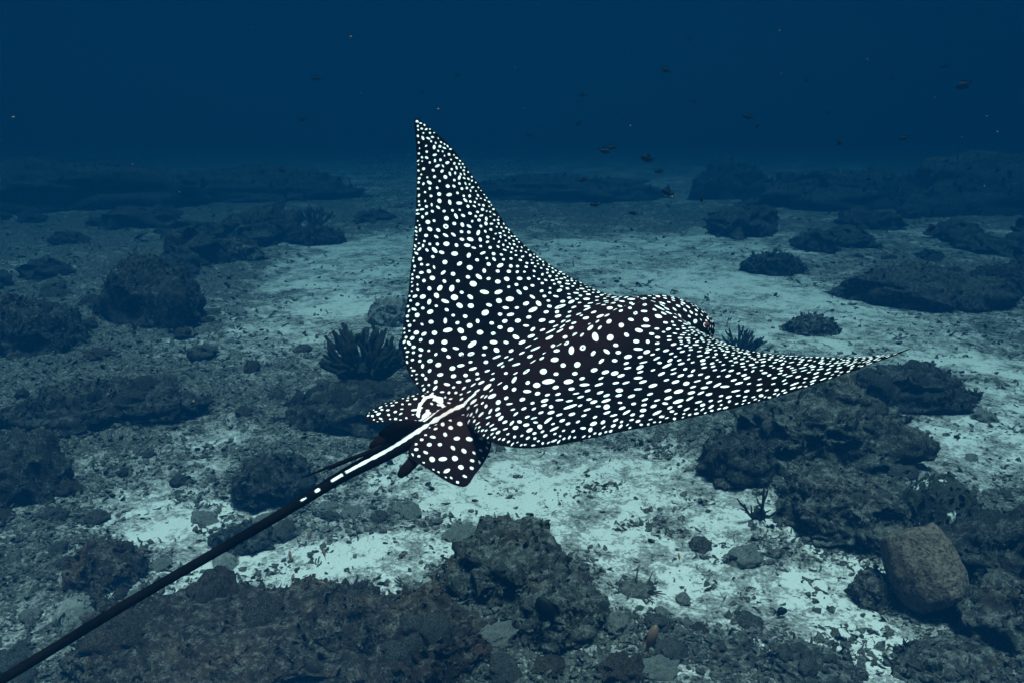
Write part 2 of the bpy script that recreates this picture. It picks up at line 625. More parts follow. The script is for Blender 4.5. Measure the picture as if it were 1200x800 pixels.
B = reef_rock
B('large craggy dark reef outcrop below the trailing wing of the ray', 962, 528, 1.05, 0.85, 0.50, 11, M_REEF, 6, 16, 1.15, 0.8)
B('low rugged rock spilling down from the large craggy outcrop', 985, 610, 0.62, 0.70, 0.26, 12, M_REEF, 6, 10, 1.1, 0.8)
B('dark turf-covered rock beside the small bare twig coral', 866, 556, 0.46, 0.50, 0.24, 13, M_DARK, 5, 6)
B('smooth dark rounded boulder with white patches above the barrel sponge', 1095, 622, 0.42, 0.34, 0.40, 14, M_BOULDER, 5, 0, 0.4, 0.1, name='encrusted_boulder', cat='boulder')
B('long knobbly dark reef ridge behind the barrel sponge', 1178, 676, 0.72, 0.52, 0.34, 15, M_DARK, 6, 16, 1.1, 0.9)
B('dark jagged reef rock beside the base of the barrel sponge', 1195, 745, 0.50, 0.50, 0.30, 16, M_REEF, 5, 8)
B('small dark jagged rock between the barrel sponge and the sand patch', 1030, 700, 0.26, 0.22, 0.14, 17, M_REEF, 5, 4)
B('broad brown reef slab under the whip tail of the ray', 262, 785, 1.30, 0.85, 0.26, 18, M_BROWN, 6, 12, 0.8, 0.7)
B('dark brown knobbly rock joined to the broad brown slab', 385, 760, 0.55, 0.55, 0.24, 19, M_BROWN, 5, 8, 1.0, 0.8)
B('grey and brown crusted reef rock below the forked bleached coral', 482, 770, 0.62, 0.55, 0.24, 20, M_BROWN, 6, 8, 1.0, 0.7, lump_mat=M_REEF)
B('tall knobbly grey reef rock topped by rounded coral heads', 598, 692, 0.55, 0.50, 0.34, 21, M_REEF, 6, 18, 1.15, 0.9)
B('bushy dark reef lump with a dark fish in front of it', 648, 735, 0.42, 0.40, 0.20, 22, M_REEF, 5, 8)
B('dark rounded reef mound just behind the spotted tail', 322, 575, 0.44, 0.40, 0.27, 23, M_DARK, 5, 7, 0.9)
B('low dark rock beside the pale round coral under the tail', 285, 628, 0.32, 0.26, 0.13, 24, M_DARK, 5, 3)
B('rusty brown coral mound on the rubble slope', 124, 680, 0.36, 0.34, 0.22, 25, M_BROWN, 5, 7)
B('upright dark reef rock at the edge of the rubble field', 22, 575, 0.55, 0.50, 0.45, 26, M_DARK, 5, 8)
B('long low dark ridge crossing the rubble field', 125, 492, 1.35, 0.60, 0.28, 27, M_DARK, 5, 14)
B('big dark dome shaped reef head standing above the rubble', 180, 378, 1.15, 0.95, 0.80, 28, M_DARK, 5, 10, 0.8, 0.5)
B('dark block of reef beside the dome shaped head', 25, 415, 1.05, 0.80, 0.55, 29, M_DARK, 5, 10)
B('wide dark reef base carrying the finger coral', 425, 490, 1.15, 0.70, 0.34, 30, M_DARK, 5, 14)
B('grey crusted coral rock behind the raised wing', 458, 378, 0.50, 0.42, 0.38, 31, M_PALE, 5, 4, 0.8)
B('wide dark reef thicket on the far side of the sand', 1082, 352, 2.0, 1.2, 0.50, 32, M_DARK, 5, 18)
B('rugged dark rock at the wing tip of the ray', 1062, 470, 0.95, 0.60, 0.30, 33, M_DARK, 5, 12)
B('low grey rock off the head of the ray', 950, 388, 0.50, 0.40, 0.20, 34, M_REEF, 5, 3)
B('small dark rock on the far sand strip', 905, 316, 0.80, 0.60, 0.32, 35, M_DARK, 5, 4)
B('hazy dome shaped reef head far beyond the ray', 856, 232, 2.0, 1.7, 1.2, 36, M_DARK, 5, 5, 0.7, 0.5)
B('huge hazy reef wall rising above the far sand', 1165, 245, 6.0, 3.4, 1.6, 37, M_DARK, 5, 20, 0.6, 0.5)
B('hazy shoulder of reef joining the huge far wall', 985, 240, 4.4, 2.8, 0.9, 38, M_DARK, 5, 10)
B('broad hazy reef bank beyond the dome shaped head', 70, 238, 8.0, 4.0, 1.3, 39, M_DARK, 5, 20, 0.9, 0.6)
B('low hazy reef bank behind the raised wing', 640, 230, 6.0, 3.0, 0.6, 40, M_DARK, 5, 10)
B('low hazy reef bank beyond the pale sand', 300, 232, 5.4, 3.0, 0.8, 41, M_DARK, 5, 10)
B('small dark clump of reef on the pale sand strip', 372, 285, 0.9, 0.6, 0.34, 42, M_DARK, 5, 6)
B('brown topped small reef rock far out on the sand', 278, 305, 0.8, 0.6, 0.35, 43, M_REEF, 5, 4)
B('pale grey rounded coral head in front of the tail whip', 90, 730, 0.19, 0.18, 0.13, 44, M_PALE, 4, 0, 0.4, 0.2, name='round_coral', cat='coral')
B('small smooth grey round coral beside the tail', 263, 655, 0.13, 0.12, 0.09, 45, M_PALE, 4, 0, 0.35, 0.1, name='round_coral', cat='coral')
B('flat pale slab lying on the rubble', 214, 416, 0.36, 0.30, 0.07, 46, M_PALE, 4, 0, 0.4, 0.0, name='flat_stone', cat='stone')
B('rubble mound with pale flecks on the far slope', 590, 560, 0.01, 0.01, 0.01, 47, M_PALE, 2) if False else None
B('turf-covered rock at the foot of the knobbly ridge', 1110, 795, 0.42, 0.30, 0.14, 48, M_REEF, 5, 6)
B('dark ragged clump of dead branching coral on the rubble', 955, 800, 0.36, 0.26, 0.08, 49, M_REEF, 5, 8)
B('ragged dark mat of dead coral beside the pale star shaped coral', 862, 776, 0.22, 0.18, 0.05, 50, M_REEF, 5, 8)

# loose rocks: a few shapes, many copies
ROCKS = {}
for mk, mat in (('dark', M_REEF), ('pale', M_PALE), ('brown', M_BROWN)):
    ROCKS[mk] = [rock_mesh('coral_rock', 4, (1, 1, 1), 600 + 10 * k, mat, 1.1, 0.9) for k in range(6)]
LAB = {'dark': ('dark turf-covered coral rock lying among the rubble', 'dark loose rocks on the rubble'),
       'pale': ('pale grey lump of dead coral lying on the sand', 'pale loose rocks on the sand'),
       'brown': ('brown crusted coral rock lying among the rubble', 'brown loose rocks on the rubble')}
rnd = random.Random(99)
placed = 0
while placed < 230:
    px = rnd.uniform(-20, 1220)
    py = 270 + 540 * rnd.random() ** 0.75
    x, y = ground_xy(px, py)
    s = float(sandiness(np.array([x]), np.array([y]))[0])
    if rnd.random() < s * 0.95:
        continue
    kind = rnd.choice(('dark', 'dark', 'brown', 'pale')) if s < 0.5 else rnd.choice(('pale', 'pale', 'dark'))
    o = bpy.data.objects.new('coral_rock', rnd.choice(ROCKS[kind]))
    k = rnd.uniform(0.05, 0.15) * (1.0 + 0.10 * max(0, y - 5))
    o.scale = (k * rnd.uniform(0.8, 1.6), k * rnd.uniform(0.8, 1.4), k * rnd.uniform(0.6, 1.1))
    o.rotation_euler = (rnd.uniform(-0.3, 0.3), rnd.uniform(-0.3, 0.3), rnd.uniform(0, 6.28))
    o.location = (x, y, gz(x, y) + 0.03 * k)
    link(o)
    tag(o, LAB[kind][0], 'rock', LAB[kind][1])
    placed += 1

# far clumps of low reef out on the sand
CLUMPS = [rock_mesh('reef_clump', 5, (1, 1, 1.0), 700 + 10 * k, M_DARK, 1.4, 1.0) for k in range(5)]
for k in range(60):
    px, py = rnd.uniform(-30, 1230), 246 + 110 * rnd.random()
    x, y = ground_xy(px, py)
    if float(sandiness(np.array([x]), np.array([y]))[0]) > 0.40:
        continue
    o = link(bpy.data.objects.new('reef_clump', rnd.choice(CLUMPS)))
    q = rnd.uniform(0.25, 0.75) * (1 + 0.04 * (y - 9))
    o.scale = (q * rnd.uniform(0.9, 1.8), q, q * rnd.uniform(0.5, 1.0))
    o.rotation_euler = (0, 0, rnd.uniform(0, 6.28))
    o.location = (x, y, gz(x, y))
    tag(o, 'low dark clump of reef out on the hazy far sand', 'reef clump', 'reef clumps on the far sand')

# coral rubble: thousands of broken bits nobody could count, one object
def rubble():
    g = np.random.default_rng(5)
    N = 90000
    px = g.uniform(-60, 1260, N)
    py = 235 + 610 * g.random(N) ** 0.8
    vx, vy, vz = (px - 600) / FPX, FWD[1] + UPV[1] * (400 - py) / FPX, FWD[2] + UPV[2] * (400 - py) / FPX
    k = CAM[2] / -vz
    x, y = vx * k, vy * k
    s = sandiness(x, y)
    clump = fbm(p3(x, y) * 2.3, 3, 88)
    keep = g.random(N) < np.clip(0.95 - 1.0 * s + 1.7 * clump, 0.03, 1)
    x, y, s = x[keep][:44000], y[keep][:44000], s[keep][:44000]
    z = ground_h(x, y, s)
    size = (0.006 + 0.022 * g.random(len(x)) ** 2.4) * (1 + 0.07 * np.maximum(0, y - 4))
    o = link(bpy.data.objects.new('coral_rubble', strew('coral_rubble', np.stack([x, y, z + 0.25 * size], -1), size, 6, M_RUBBLE)))
    tag(o, 'small broken coral bits strewn over the sea floor', 'rubble', kind='stuff')


rubble()


# ------------------------------------------------------------------ branching corals
def tube(path, radii, ns=7, cap=True):
    path = np.asarray(path, float)
    T = np.gradient(path, axis=0)
    T /= np.linalg.norm(T, axis=1)[:, None]
    ref = np.array([0, 0, 1.0]) if abs(T[0, 2]) < 0.8 else np.array([1.0, 0, 0])
    V = []
    for i, pt in enumerate(path):
        a = np.cross(T[i], ref)
        a /= np.linalg.norm(a)
        b = np.cross(a, T[i])
        for j in range(ns):
            th = 2 * math.pi * j / ns
            V.append(pt + radii[i] * (math.cos(th) * a + math.sin(th) * b))
    F = grid_faces(len(path), ns, True).tolist()
    V.append(path[-1] + T[-1] * radii[-1] * 0.7)
    n = len(path)
    F = [tuple(f) for f in F]
    tri = [((n - 1) * ns + j, (n - 1) * ns + (j + 1) % ns, n * ns) for j in range(ns)]
    F2 = []
    for f in F:
        F2 += [(f[0], f[1], f[2]), (f[0], f[2], f[3])]
    return np.array(V), np.array(F2 + tri)


def branch_mesh(seed, mat, fat=0.035, twigs=4, spread=0.5):
    g = np.random.default_rng(seed)
    V, F, off = [], [], 0

    def add(p0, d, L, r, lvl):
        nonlocal off
        n = 6
        pts = [p0]
        dd = d
        for i in range(n - 1):
            dd = dd + g.normal(0, 0.13, 3) + np.array([0, 0, 0.06])
            dd /= np.linalg.norm(dd)
            pts.append(pts[-1] + dd * L / (n - 1))
        rr = r * np.linspace(1, 0.6, n) * g.uniform(0.9, 1.1, n)
        v, f = tube(pts, rr)
        V.append(v)
        F.append(f + off)
        off += len(v)
        if lvl > 0:
            for q in range(twigs):
                i = g.integers(1, n - 1)
                nd_ = dd + g.normal(0, spread, 3)
                nd_[2] = abs(nd_[2]) + 0.25
                nd_ /= np.linalg.norm(nd_)
                add(pts[i], nd_, L * g.uniform(0.4, 0.65), r * 0.75, lvl - 1)
    add(np.zeros(3), np.array([0, 0, 1.0]), 0.9, fat, 1)
    return mesh_np('branch', np.concatenate(V), np.concatenate(F), mat)


def finger_coral(label, px, py, wid, hei, count, seed, mat, zlift=0.0, fat=0.06, twigs=4, name='finger_coral', dist=None, lean=0.8):
    x, y = ground_xy(px, py)
    e = link(bpy.data.objects.new(name, None))
    e.location = (x, y, gz(x, y) + zlift)
    tag(e, label, 'coral')
    base = rock_mesh('base', 3, (wid * 0.5, wid * 0.45, hei * 0.5), seed, mat, 0.9, 0.6)
    link(bpy.data.objects.new('base', base), e)
    ms = [branch_mesh(seed + 1 + k, mat, fat, twigs) for k in range(4)]
    r = random.Random(seed)
    for k in range(count):
        a = r.uniform(0, 6.283)
        rr = math.sqrt(r.random())
        o = bpy.data.objects.new('branch', r.choice(ms))
        o.location = (math.cos(a) * rr * wid * 0.30, math.sin(a) * rr * wid * 0.26, 0.0)
        tilt = rr * lean
        o.rotation_euler = (Matrix.Rotation(tilt, 3, Vector((-math.sin(a), math.cos(a), 0))) @ Matrix.Rotation(r.uniform(0, 6.28), 3, 'Z')).to_euler()
        h = hei * (1 - 0.25 * rr) * r.uniform(0.85, 1.1)
        o.scale = (h, h, h)
        link(o, e)
    return e


finger_coral('dark bushy finger coral with upright blunt branches beside the wing', 430, 462, 0.78, 0.42, 44, 210, M_CORAL, 0.16, 0.085, 3)
finger_coral('small dark finger coral just off the head of the ray', 868, 414, 0.42, 0.22, 22, 220, M_CORAL, 0.0, 0.09, 3)
finger_coral('tiny dark twig coral standing alone in front of the rubble', 207, 392, 0.16, 0.20, 4, 230, M_CORAL, 0.0, 0.06)
finger_coral('thin dark twig coral beside a bare patch of blue sand', 889, 610, 0.16, 0.22, 5, 240, M_CORAL, 0.0, 0.05, 6)
finger_coral('forked grey bleached coral sprawling on the sand above the crusted rock', 492, 700, 0.30, 0.15, 9, 250, M_RUBBLE, 0.0, 0.07, 3, lean=1.5)
finger_coral('pale star shaped dead coral cluster on the dark rubble', 853, 752, 0.12, 0.07, 8, 260, M_PALE, 0.0, 0.14, 3, lean=1.3)
finger_coral('low dark finger coral on the pale far sand', 372, 275, 0.6, 0.34, 14, 270, M_CORAL, 0.2, 0.06)
finger_coral('tangled dead branching coral under the sand patch', 745, 690, 0.34, 0.09, 16, 280, M_RUBBLE, 0.0, 0.08, 4, lean=1.5)


# ------------------------------------------------------------------ barrel sponge
def barrel_sponge():
    x, y = ground_xy(1098, 722)
    e = link(bpy.data.objects.new('barrel_sponge', None))
    tag(e, 'pitted brown barrel sponge tilted over between dark reef rocks', 'sponge')
    e.location = (x, y, gz(x, y) + 0.06)
    # lathe profile: outside from the base up to the lip, then down inside
    prof = [(0.02, -0.03), (0.12, -0.02), (0.155, 0.02), (0.175, 0.09), (0.178, 0.18), (0.168, 0.27), (0.150, 0.34), (0.137, 0.375), (0.122, 0.38), (0.110, 0.365), (0.10, 0.30), (0.085, 0.18), (0.05, 0.08), (0.0, 0.06)]
    pr = np.array(prof)
    tt = np.linspace(0, len(pr) - 1, 80)
    rr = np.interp(tt, np.arange(len(pr)), pr[:, 0])
    zz = np.interp(tt, np.arange(len(pr)), pr[:, 1])
    ns = 96
    th = np.linspace(0, 2 * math.pi, ns, endpoint=False)
    P = np.stack([rr[:, None] * np.cos(th), rr[:, None] * np.sin(th), np.broadcast_to(zz[:, None], (80, ns))], -1).reshape(-1, 3)
    ridge = np.sin(np.arctan2(P[:, 1], P[:, 0]) * 11 + 2.2 * noise(P * 5, 805))
    k = 1 + 0.10 * fbm(P * 6, 3, 801) + 0.05 * fbm(P * 30, 4, 803, True) + 0.018 * ridge
    P[:, :2] *= k[:, None]
    P[:, 2] += 0.012 * noise(P * 12, 809)
    link(bpy.data.objects.new('body', mesh_np('body', P, grid_faces(80, ns, True), M_SPONGE)), e)
    e.rotation_euler = (R(-33), R(-20), 0)
    return e


barrel_sponge()


# ------------------------------------------------------------------ fish
def fish_mesh(name, mat, deep=0.45, seed=0):
    """one length long, nose at +X, a lens-shaped body with a forked tail and dorsal, anal and side fins"""
    xs = np.array([0.5, 0.47, 0.40, 0.28, 0.12, -0.05, -0.20, -0.30, -0.36, -0.38])
    hh = np.array([0.02, 0.14, 0.30, 0.46, 0.52, 0.46, 0.30, 0.16, 0.11, 0.10]) * deep
    ww = np.array([0.01, 0.06, 0.12, 0.17, 0.18, 0.15, 0.10, 0.05, 0.03, 0.02]) * 0.8
    ns = 10
    th = np.linspace(0, 2 * math.pi, ns, endpoint=False)
    V = np.stack([np.broadcast_to(xs[:, None], (10, ns)), ww[:, None] * np.cos(th), hh[:, None] * np.sin(th)], -1).reshape(-1, 3)
    F = [tuple(f) for f in grid_faces(10, ns, True)]
    V = V.tolist()

    def fin(pts, t=0.008):
        b = len(V)
        c = len(pts)
        for s in (-1, 1):
            for q in pts:
                V.append((q[0], q[1] + s * t, q[2]))
        F.append(tuple(b + i for i in range(c)))
        F.append(tuple(b + c + i for i in reversed(range(c))))
        for i in range(c):
            F.append((b + i, b + (i + 1) % c, b + c + (i + 1) % c, b + c + i))
    d = deep
    fin([(-0.34, 0, 0.10 * d), (-0.52, 0, 0.46 * d), (-0.58, 0, 0.44 * d), (-0.46, 0, 0.0), (-0.58, 0, -0.44 * d), (-0.52, 0, -0.46 * d), (-0.34, 0, -0.10 * d)])
    fin([(0.22, 0, 0.46 * d), (0.05, 0, 0.72 * d), (-0.22, 0, 0.58 * d), (-0.28, 0, 0.18 * d)])
    fin([(0.02, 0, -0.46 * d), (-0.14, 0, -0.68 * d), (-0.26, 0, -0.50 * d), (-0.28, 0, -0.16 * d)])
    me = bpy.data.meshes.new(name)
    me.from_pydata(V, [], F)
    for q in me.polygons:
        q.use_smooth = True
    me.materials.append(mat)
    return me


FISH = [fish_mesh('reef_fish', M_FISH_DARK, dp) for dp in (0.42, 0.5, 0.36)]
SWIM = [(780, 82, 9, .13, 0.3), (1129, 100, 9, .17, 2.9), (723, 131, 11, .11, 1.2), (876, 137, 10, .13, 2.7), (887, 147, 8.5, .12, 1.0), (708, 177, 8, .13, 0.2),
        (717, 173, 9, .13, 0.5), (758, 186, 8, .13, 3.0), (772, 201, 9, .12, 3.5), (782, 226, 7.5, .13, 2.6), (822, 233, 8, .13, 1.2), (983, 167, 8, .13, 0.8),
        (1059, 162, 11, .15, 2.9), (971, 132, 11, .11, 1.5), (813, 119, 11, .11, 2.0), (683, 111, 12, .13, 0.0), (683, 211, 11, .13, 0.4), (697, 240, 9, .12, 3.1),
        (678, 145, 12, .13, 2.4), (1091, 268, 10, .15, 0.3), (1107, 78, 13, .16, 2.2), (370, 92, 12, .15, 0.2), (355, 140, 12, .12, 2.8), (495, 108, 11, .12, 1.3),
        (536, 88, 13, .12, 0.5), (1045, 92, 13, .14, 0.7), (620, 158, 12, .12, 2.9), (945, 95, 13, .12, 1.9), (330, 200, 12, .12, 0.6), (742, 250, 10, .12, 2.8),
        (808, 45, 13, .12, 0.5), (905, 250, 12, .12, 0.4), (1018, 210, 12, .12, 2.2), (850, 165, 13, .11, 0.9)]
for i, (px, py, dz, L, rz) in enumerate(SWIM):
    o = link(bpy.data.objects.new('reef_fish', FISH[i % 3]))
    o.location = in_water(px, py, dz)
    o.scale = (L, L, L)
    o.rotation_euler = (rnd.uniform(-0.2, 0.2), rnd.uniform(-0.35, 0.35), rz)
    tag(o, 'small dark fish hovering in the open blue water', 'fish', 'fish in the open water')


def low_fish(label, px, py, depth, L, rz, mat, deep=0.45, pitch=0.0, group=None):
    o = link(bpy.data.objects.new('reef_fish', fish_mesh('reef_fish', mat, deep)))
    o.location = in_water(px, py, depth)
    o.scale = (L, L, L)
    o.rotation_euler = (0, pitch, rz)
    tag(o, label, 'fish', group)


low_fish('dark deep-bodied fish nosing up at the bushy reef lump', 641, 716, 3.75, 0.16, 2.8, M_FISH_DARK, 0.6, -1.0)
low_fish('long brown fish with a dark tail above the sand', 763, 748, 3.7, 0.15, 0.3, M_FISH_BROWN, 0.36, -1.25)
low_fish('small dark oval fish over the grey rubble', 915, 716, 4.1, 0.075, 0.2, M_FISH_DARK, 0.55)
low_fish('orange fish at the top of the tall knobbly rock', 614, 622, 4.6, 0.085, 0.5, M_FISH_ORANGE, 0.42)
low_fish('slim dark fish gliding over the sand beside the outcrop', 858, 654, 4.4, 0.07, 0.2, M_FISH_DARK, 0.35)
low_fish('tiny brown fish above the edge of the brown slab', 378, 683, 4.0, 0.06, 2.8, M_FISH_BROWN, 0.45)
for (px, py, rz) in ((362, 627, 1.7), (340, 651, 1.9), (380, 648, 2.0), (471, 651, 0.1), (343, 678, 1.6)):
    low_fish('tiny slim brown fish over the pale sand beside the tail', px, py, 4.4, 0.062, rz, M_FISH_BROWN, 0.36, -0.7, 'tiny brown fish over the sand')
low_fish('small orange and white fish over the mottled sand', 796, 652, 4.6, 0.05, 1.6, M_FISH_ORANGE, 0.5, -0.6)
low_fish('small dark fish with raised head on the brown slab', 369, 702, 3.95, 0.07, 0.4, M_FISH_DARK, 0.5)


# ------------------------------------------------------------------ the ray
RAY_R = np.array([[0.8221, -0.5688, -0.0238], [0.5390, 0.7911, -0.2891], [0.1833, 0.2249, 0.9570]])
RAY_T = (0.2274, 2.2265, 1.7845)
HALF = 1.05
SK = np.array([0, .33, .66, 1.0])
TH = {1: np.array([0.1234, 0.3779, 0.7128, 0.8023]), -1: np.array([0.5330, 0.4479, 0.5642, 0.8197])}
TW = {1: np.array([0, 0.0921, 0.1086, 0.1515]), -1: np.array([0, 0.1052, 0.0959, -0.1424])}
SS = np.array([0, .14, .3, .5, .72, .9, 1.0])
XL = np.array([0.34, 0.2776, 0.1844, 0.1065, 0.0716, 0.0249, -0.0310])
XT = np.array([-0.4143, -0.4622, -0.4421, -0.3086, -0.1701, -0.0831, -0.0460])


def cub(xs, ys, x):
    m = np.gradient(ys, xs)
    i = np.clip(np.searchsorted(xs, x) - 1, 0, len(xs) - 2)
    h = xs[i + 1] - xs[i]
    t = (x - xs[i]) / h
    return (2 * t ** 3 - 3 * t ** 2 + 1) * ys[i] + (t ** 3 - 2 * t ** 2 + t) * h * m[i] + (-2 * t ** 3 + 3 * t ** 2) * ys[i + 1] + (t ** 3 - t ** 2) * h * m[i + 1]


SG = np.linspace(0, 1, 60)


def bend(side, s, x, n):
    """a point of the flat disc (span s 0..1, chord x, height n) carried onto the raised wing"""
    a = cub(SK, TH[side], SG)
    # the root angle eases in from the level back so that both wings join smoothly over the spine
    am = (a[1:] + a[:-1]) / 2
    ds = HALF / 59
    y = np.r_[0, np.cumsum(np.cos(am) * ds)]
    z = np.r_[0, np.cumsum(np.sin(am) * ds)]
    Y, Z, A = np.interp(s, SG, y), np.interp(s, SG, z), np.interp(s, SG, a)
    A = A * np.clip(s / 0.12, 0, 1)
    T = cub(SK, TW[side], s)
    dx = x + 0.10
    X = -0.10 + dx * np.cos(T) - n * np.sin(T)
    off = dx * np.sin(T) + n * np.cos(T)
    return np.stack([X, side * (Y - off * np.sin(A)), Z + off * np.cos(A)], -1)


TX = np.array([-0.60, -0.50, -0.42, -0.35, -0.2, -0.05, 0.08, 0.2, 0.3, 0.38, 0.46])
TZ = np.array([0.006, 0.014, 0.024, 0.040, 0.075, 0.108, 0.128, 0.116, 0.060, 0.0, -0.02])
TWD = np.array([0.05, 0.05, 0.055, 0.08, 0.125, 0.16, 0.175, 0.165, 0.14, 0.12, 0.10])


def torso(x, y):
    return np.interp(x, TX, TZ) * np.exp(-(np.abs(y) / np.interp(x, TX, TWD)) ** 2.2)


parts_V, parts_F, parts_rest, parts_spotable, parts_belly, parts_space = [], [], [], [], [], []
voff = 0


def add_shell(V, F, rest, spotable, belly, space):
    """F: quads or triangles (triangles repeat their last corner)"""
    global voff
    parts_V.append(np.asarray(V, float))
    F = np.asarray(F, int)
    if F.shape[1] == 4:
        F = np.concatenate([F[:, [0, 1, 2]], F[:, [0, 2, 3]]])
    parts_F.append(F + voff)
    parts_rest.append(np.asarray(rest, float))
    n = len(V)
    parts_spotable.append(np.broadcast_to(spotable, n).astype(bool))
    parts_belly.append(np.broadcast_to(belly, n).astype(float))
    parts_space.append(np.broadcast_to(space, n).astype(float))
    voff += n


def disc(top, ns, nc):
    # chord fractions crowd slightly at the rims; span runs from the right tip to the left tip
    c = (1 - np.cos(np.linspace(0, math.pi, nc))) / 2 * 0.35 + np.linspace(0, 1, nc) * 0.65
    s = np.linspace(-1, 1, ns)
    s = np.sign(s) * (np.abs(s) ** 0.93)
    S_, C_ = np.meshgrid(s, c, indexing='ij')
    S_, C_ = S_.ravel(), C_.ravel()
    A = np.abs(S_)
    xl, xt = cub(SS, XL, A), cub(SS, XT, A)
    # rounded free corners at the back: the rim pulls in towards the tail
    xt = xt - 0.02 * np.exp(-(A / 0.05) ** 2)
    # tiny scallops of the rear rim
    X = xl + (xt - xl) * C_
    Y = A * HALF
    edge = np.minimum(C_, 1 - C_) * (xl - xt)
    foil = np.clip(edge / 0.10, 0, 1) ** 0.55
    th = (0.026 * (1 - A) ** 1.3 + 0.0045) * foil
    tz = torso(X, Y) * np.clip(edge / 0.035, 0, 1) ** 0.6
    n = th + tz if top else -(th * 0.9 + 0.45 * tz)
    # slow ripples of living wing
    n = n + 0.008 * np.sin(7.0 * A + 5 * X) * np.clip(A * 2 - 0.3, 0, 1)
    L = np.where((S_ >= 0)[:, None], bend(1, A, X, n), bend(-1, A, X, n))
    rest = np.stack([X, np.sign(S_) * Y, np.zeros_like(X)], -1)
    tipd = (1 - A) * HALF
    rim = np.minimum(edge, tipd * 0.6 + 0.01)
    space = np.interp(rim, [0.0, 0.012, 0.05, 0.13, 0.22], [0.0125, 0.0150, 0.0235, 0.0315, 0.0350])
    # towards the leading rim of the wings and over the shoulders the spots get finer
    lead = C_ * (xl - xt)
    space = np.minimum(space, np.interp(lead + np.clip(0.25 - A, 0, 1) * 0.8, [0, 0.05, 0.16, 0.3], [0.012, 0.0175, 0.0265, 0.04]))
    ok = top & (edge > 0.0045)
    add_shell(L, grid_faces(ns, nc, False, 0, top is False), rest, ok, 0.0 if top else np.clip((edge - 0.03) / 0.03, 0, 1), space)


disc(True, 620, 200)
disc(False, 150, 50)


def head():
    xs = np.array([0.05, 0.15, 0.24, 0.31, 0.365, 0.41, 0.445, 0.468, 0.482, 0.487])
    wd = np.array([0.13, 0.125, 0.115, 0.104, 0.096, 0.084, 0.068, 0.048, 0.026, 0.004])
    zt = np.array([0.122, 0.140, 0.138, 0.120, 0.096, 0.068, 0.038, 0.010, -0.014, -0.028])
    zb = np.array([-0.05, -0.06, -0.062, -0.062, -0.062, -0.062, -0.060, -0.056, -0.048, -0.032])
    n, ns = 120, 120
    x = np.interp(np.linspace(0, 1, n) ** 0.9, np.linspace(0, 1, len(xs)), xs)
    W, T, Bt = np.interp(x, xs, wd), np.interp(x, xs, zt), np.interp(x, xs, zb)
    k = np.ones(9) / 9
    sm = lambda a: np.convolve(np.r_[np.full(4, a[0]), a, np.full(4, a[-1])], k, 'valid')
    W, T, Bt = sm(W), sm(T), sm(Bt)
    W[-1] = 0.002
    T[-1] = Bt[-1] = -0.032
    th = np.linspace(0, 2 * math.pi, ns, endpoint=False)
    c, s = np.cos(th), np.sin(th)
    ex = 0.82
    cy = np.sign(c) * np.abs(c) ** ex
    sz = np.sign(s) * np.abs(s) ** ex
    zc = (T + Bt) / 2
    Y = W[:, None] * cy
    Z = zc[:, None] + ((T - Bt) / 2)[:, None] * sz
    X = np.broadcast_to(x[:, None], Y.shape)
    # brow ridge over the eye and the hollow in front of it
    X, Y, Z = X.ravel(), Y.ravel().copy(), Z.ravel().copy()
    br = np.exp(-(((X - 0.365) / 0.035) ** 2)) * np.exp(-(((Z - 0.045) / 0.022) ** 2))
    Y += np.sign(Y) * 0.010 * br
    V = np.stack([X, Y, Z], -1)
    up = np.tile(s, n)
    bel = np.clip((-0.55 - up) / 0.15, 0, 1)
    sp = np.interp(X, [0.05, 0.2, 0.34, 0.42, 0.49], [0.034, 0.032, 0.0235, 0.017, 0.013])
    add_shell(V, grid_faces(n, ns, True), V, up > -0.45, bel, sp)


head()

TAIL = np.array([[-0.30, 0.030, 0.010], [-0.38, 0.033, 0.008], [-0.4513, 0.0361, 0.0051], [-0.5258, 0.0351, -0.0022], [-0.643, 0.0303, -0.0157], [-0.7777, 0.0249, -0.0241], [-0.8926, 0.014, -0.0372],
                 [-1.1138, 0.0041, -0.0645], [-1.3099, -0.0112, -0.0804], [-1.5685, -0.0491, -0.0928], [-1.7516, -0.0552, -0.114], [-1.9313, -0.0595, -0.1257], [-2.25, -0.06, -0.15]])
TRAD = np.array([0.006, 0.026, 0.031, 0.027, 0.0205, 0.0152, 0.0125, 0.0112, 0.0108, 0.0102, 0.0092, 0.0078, 0.002])
tail_extra = {}


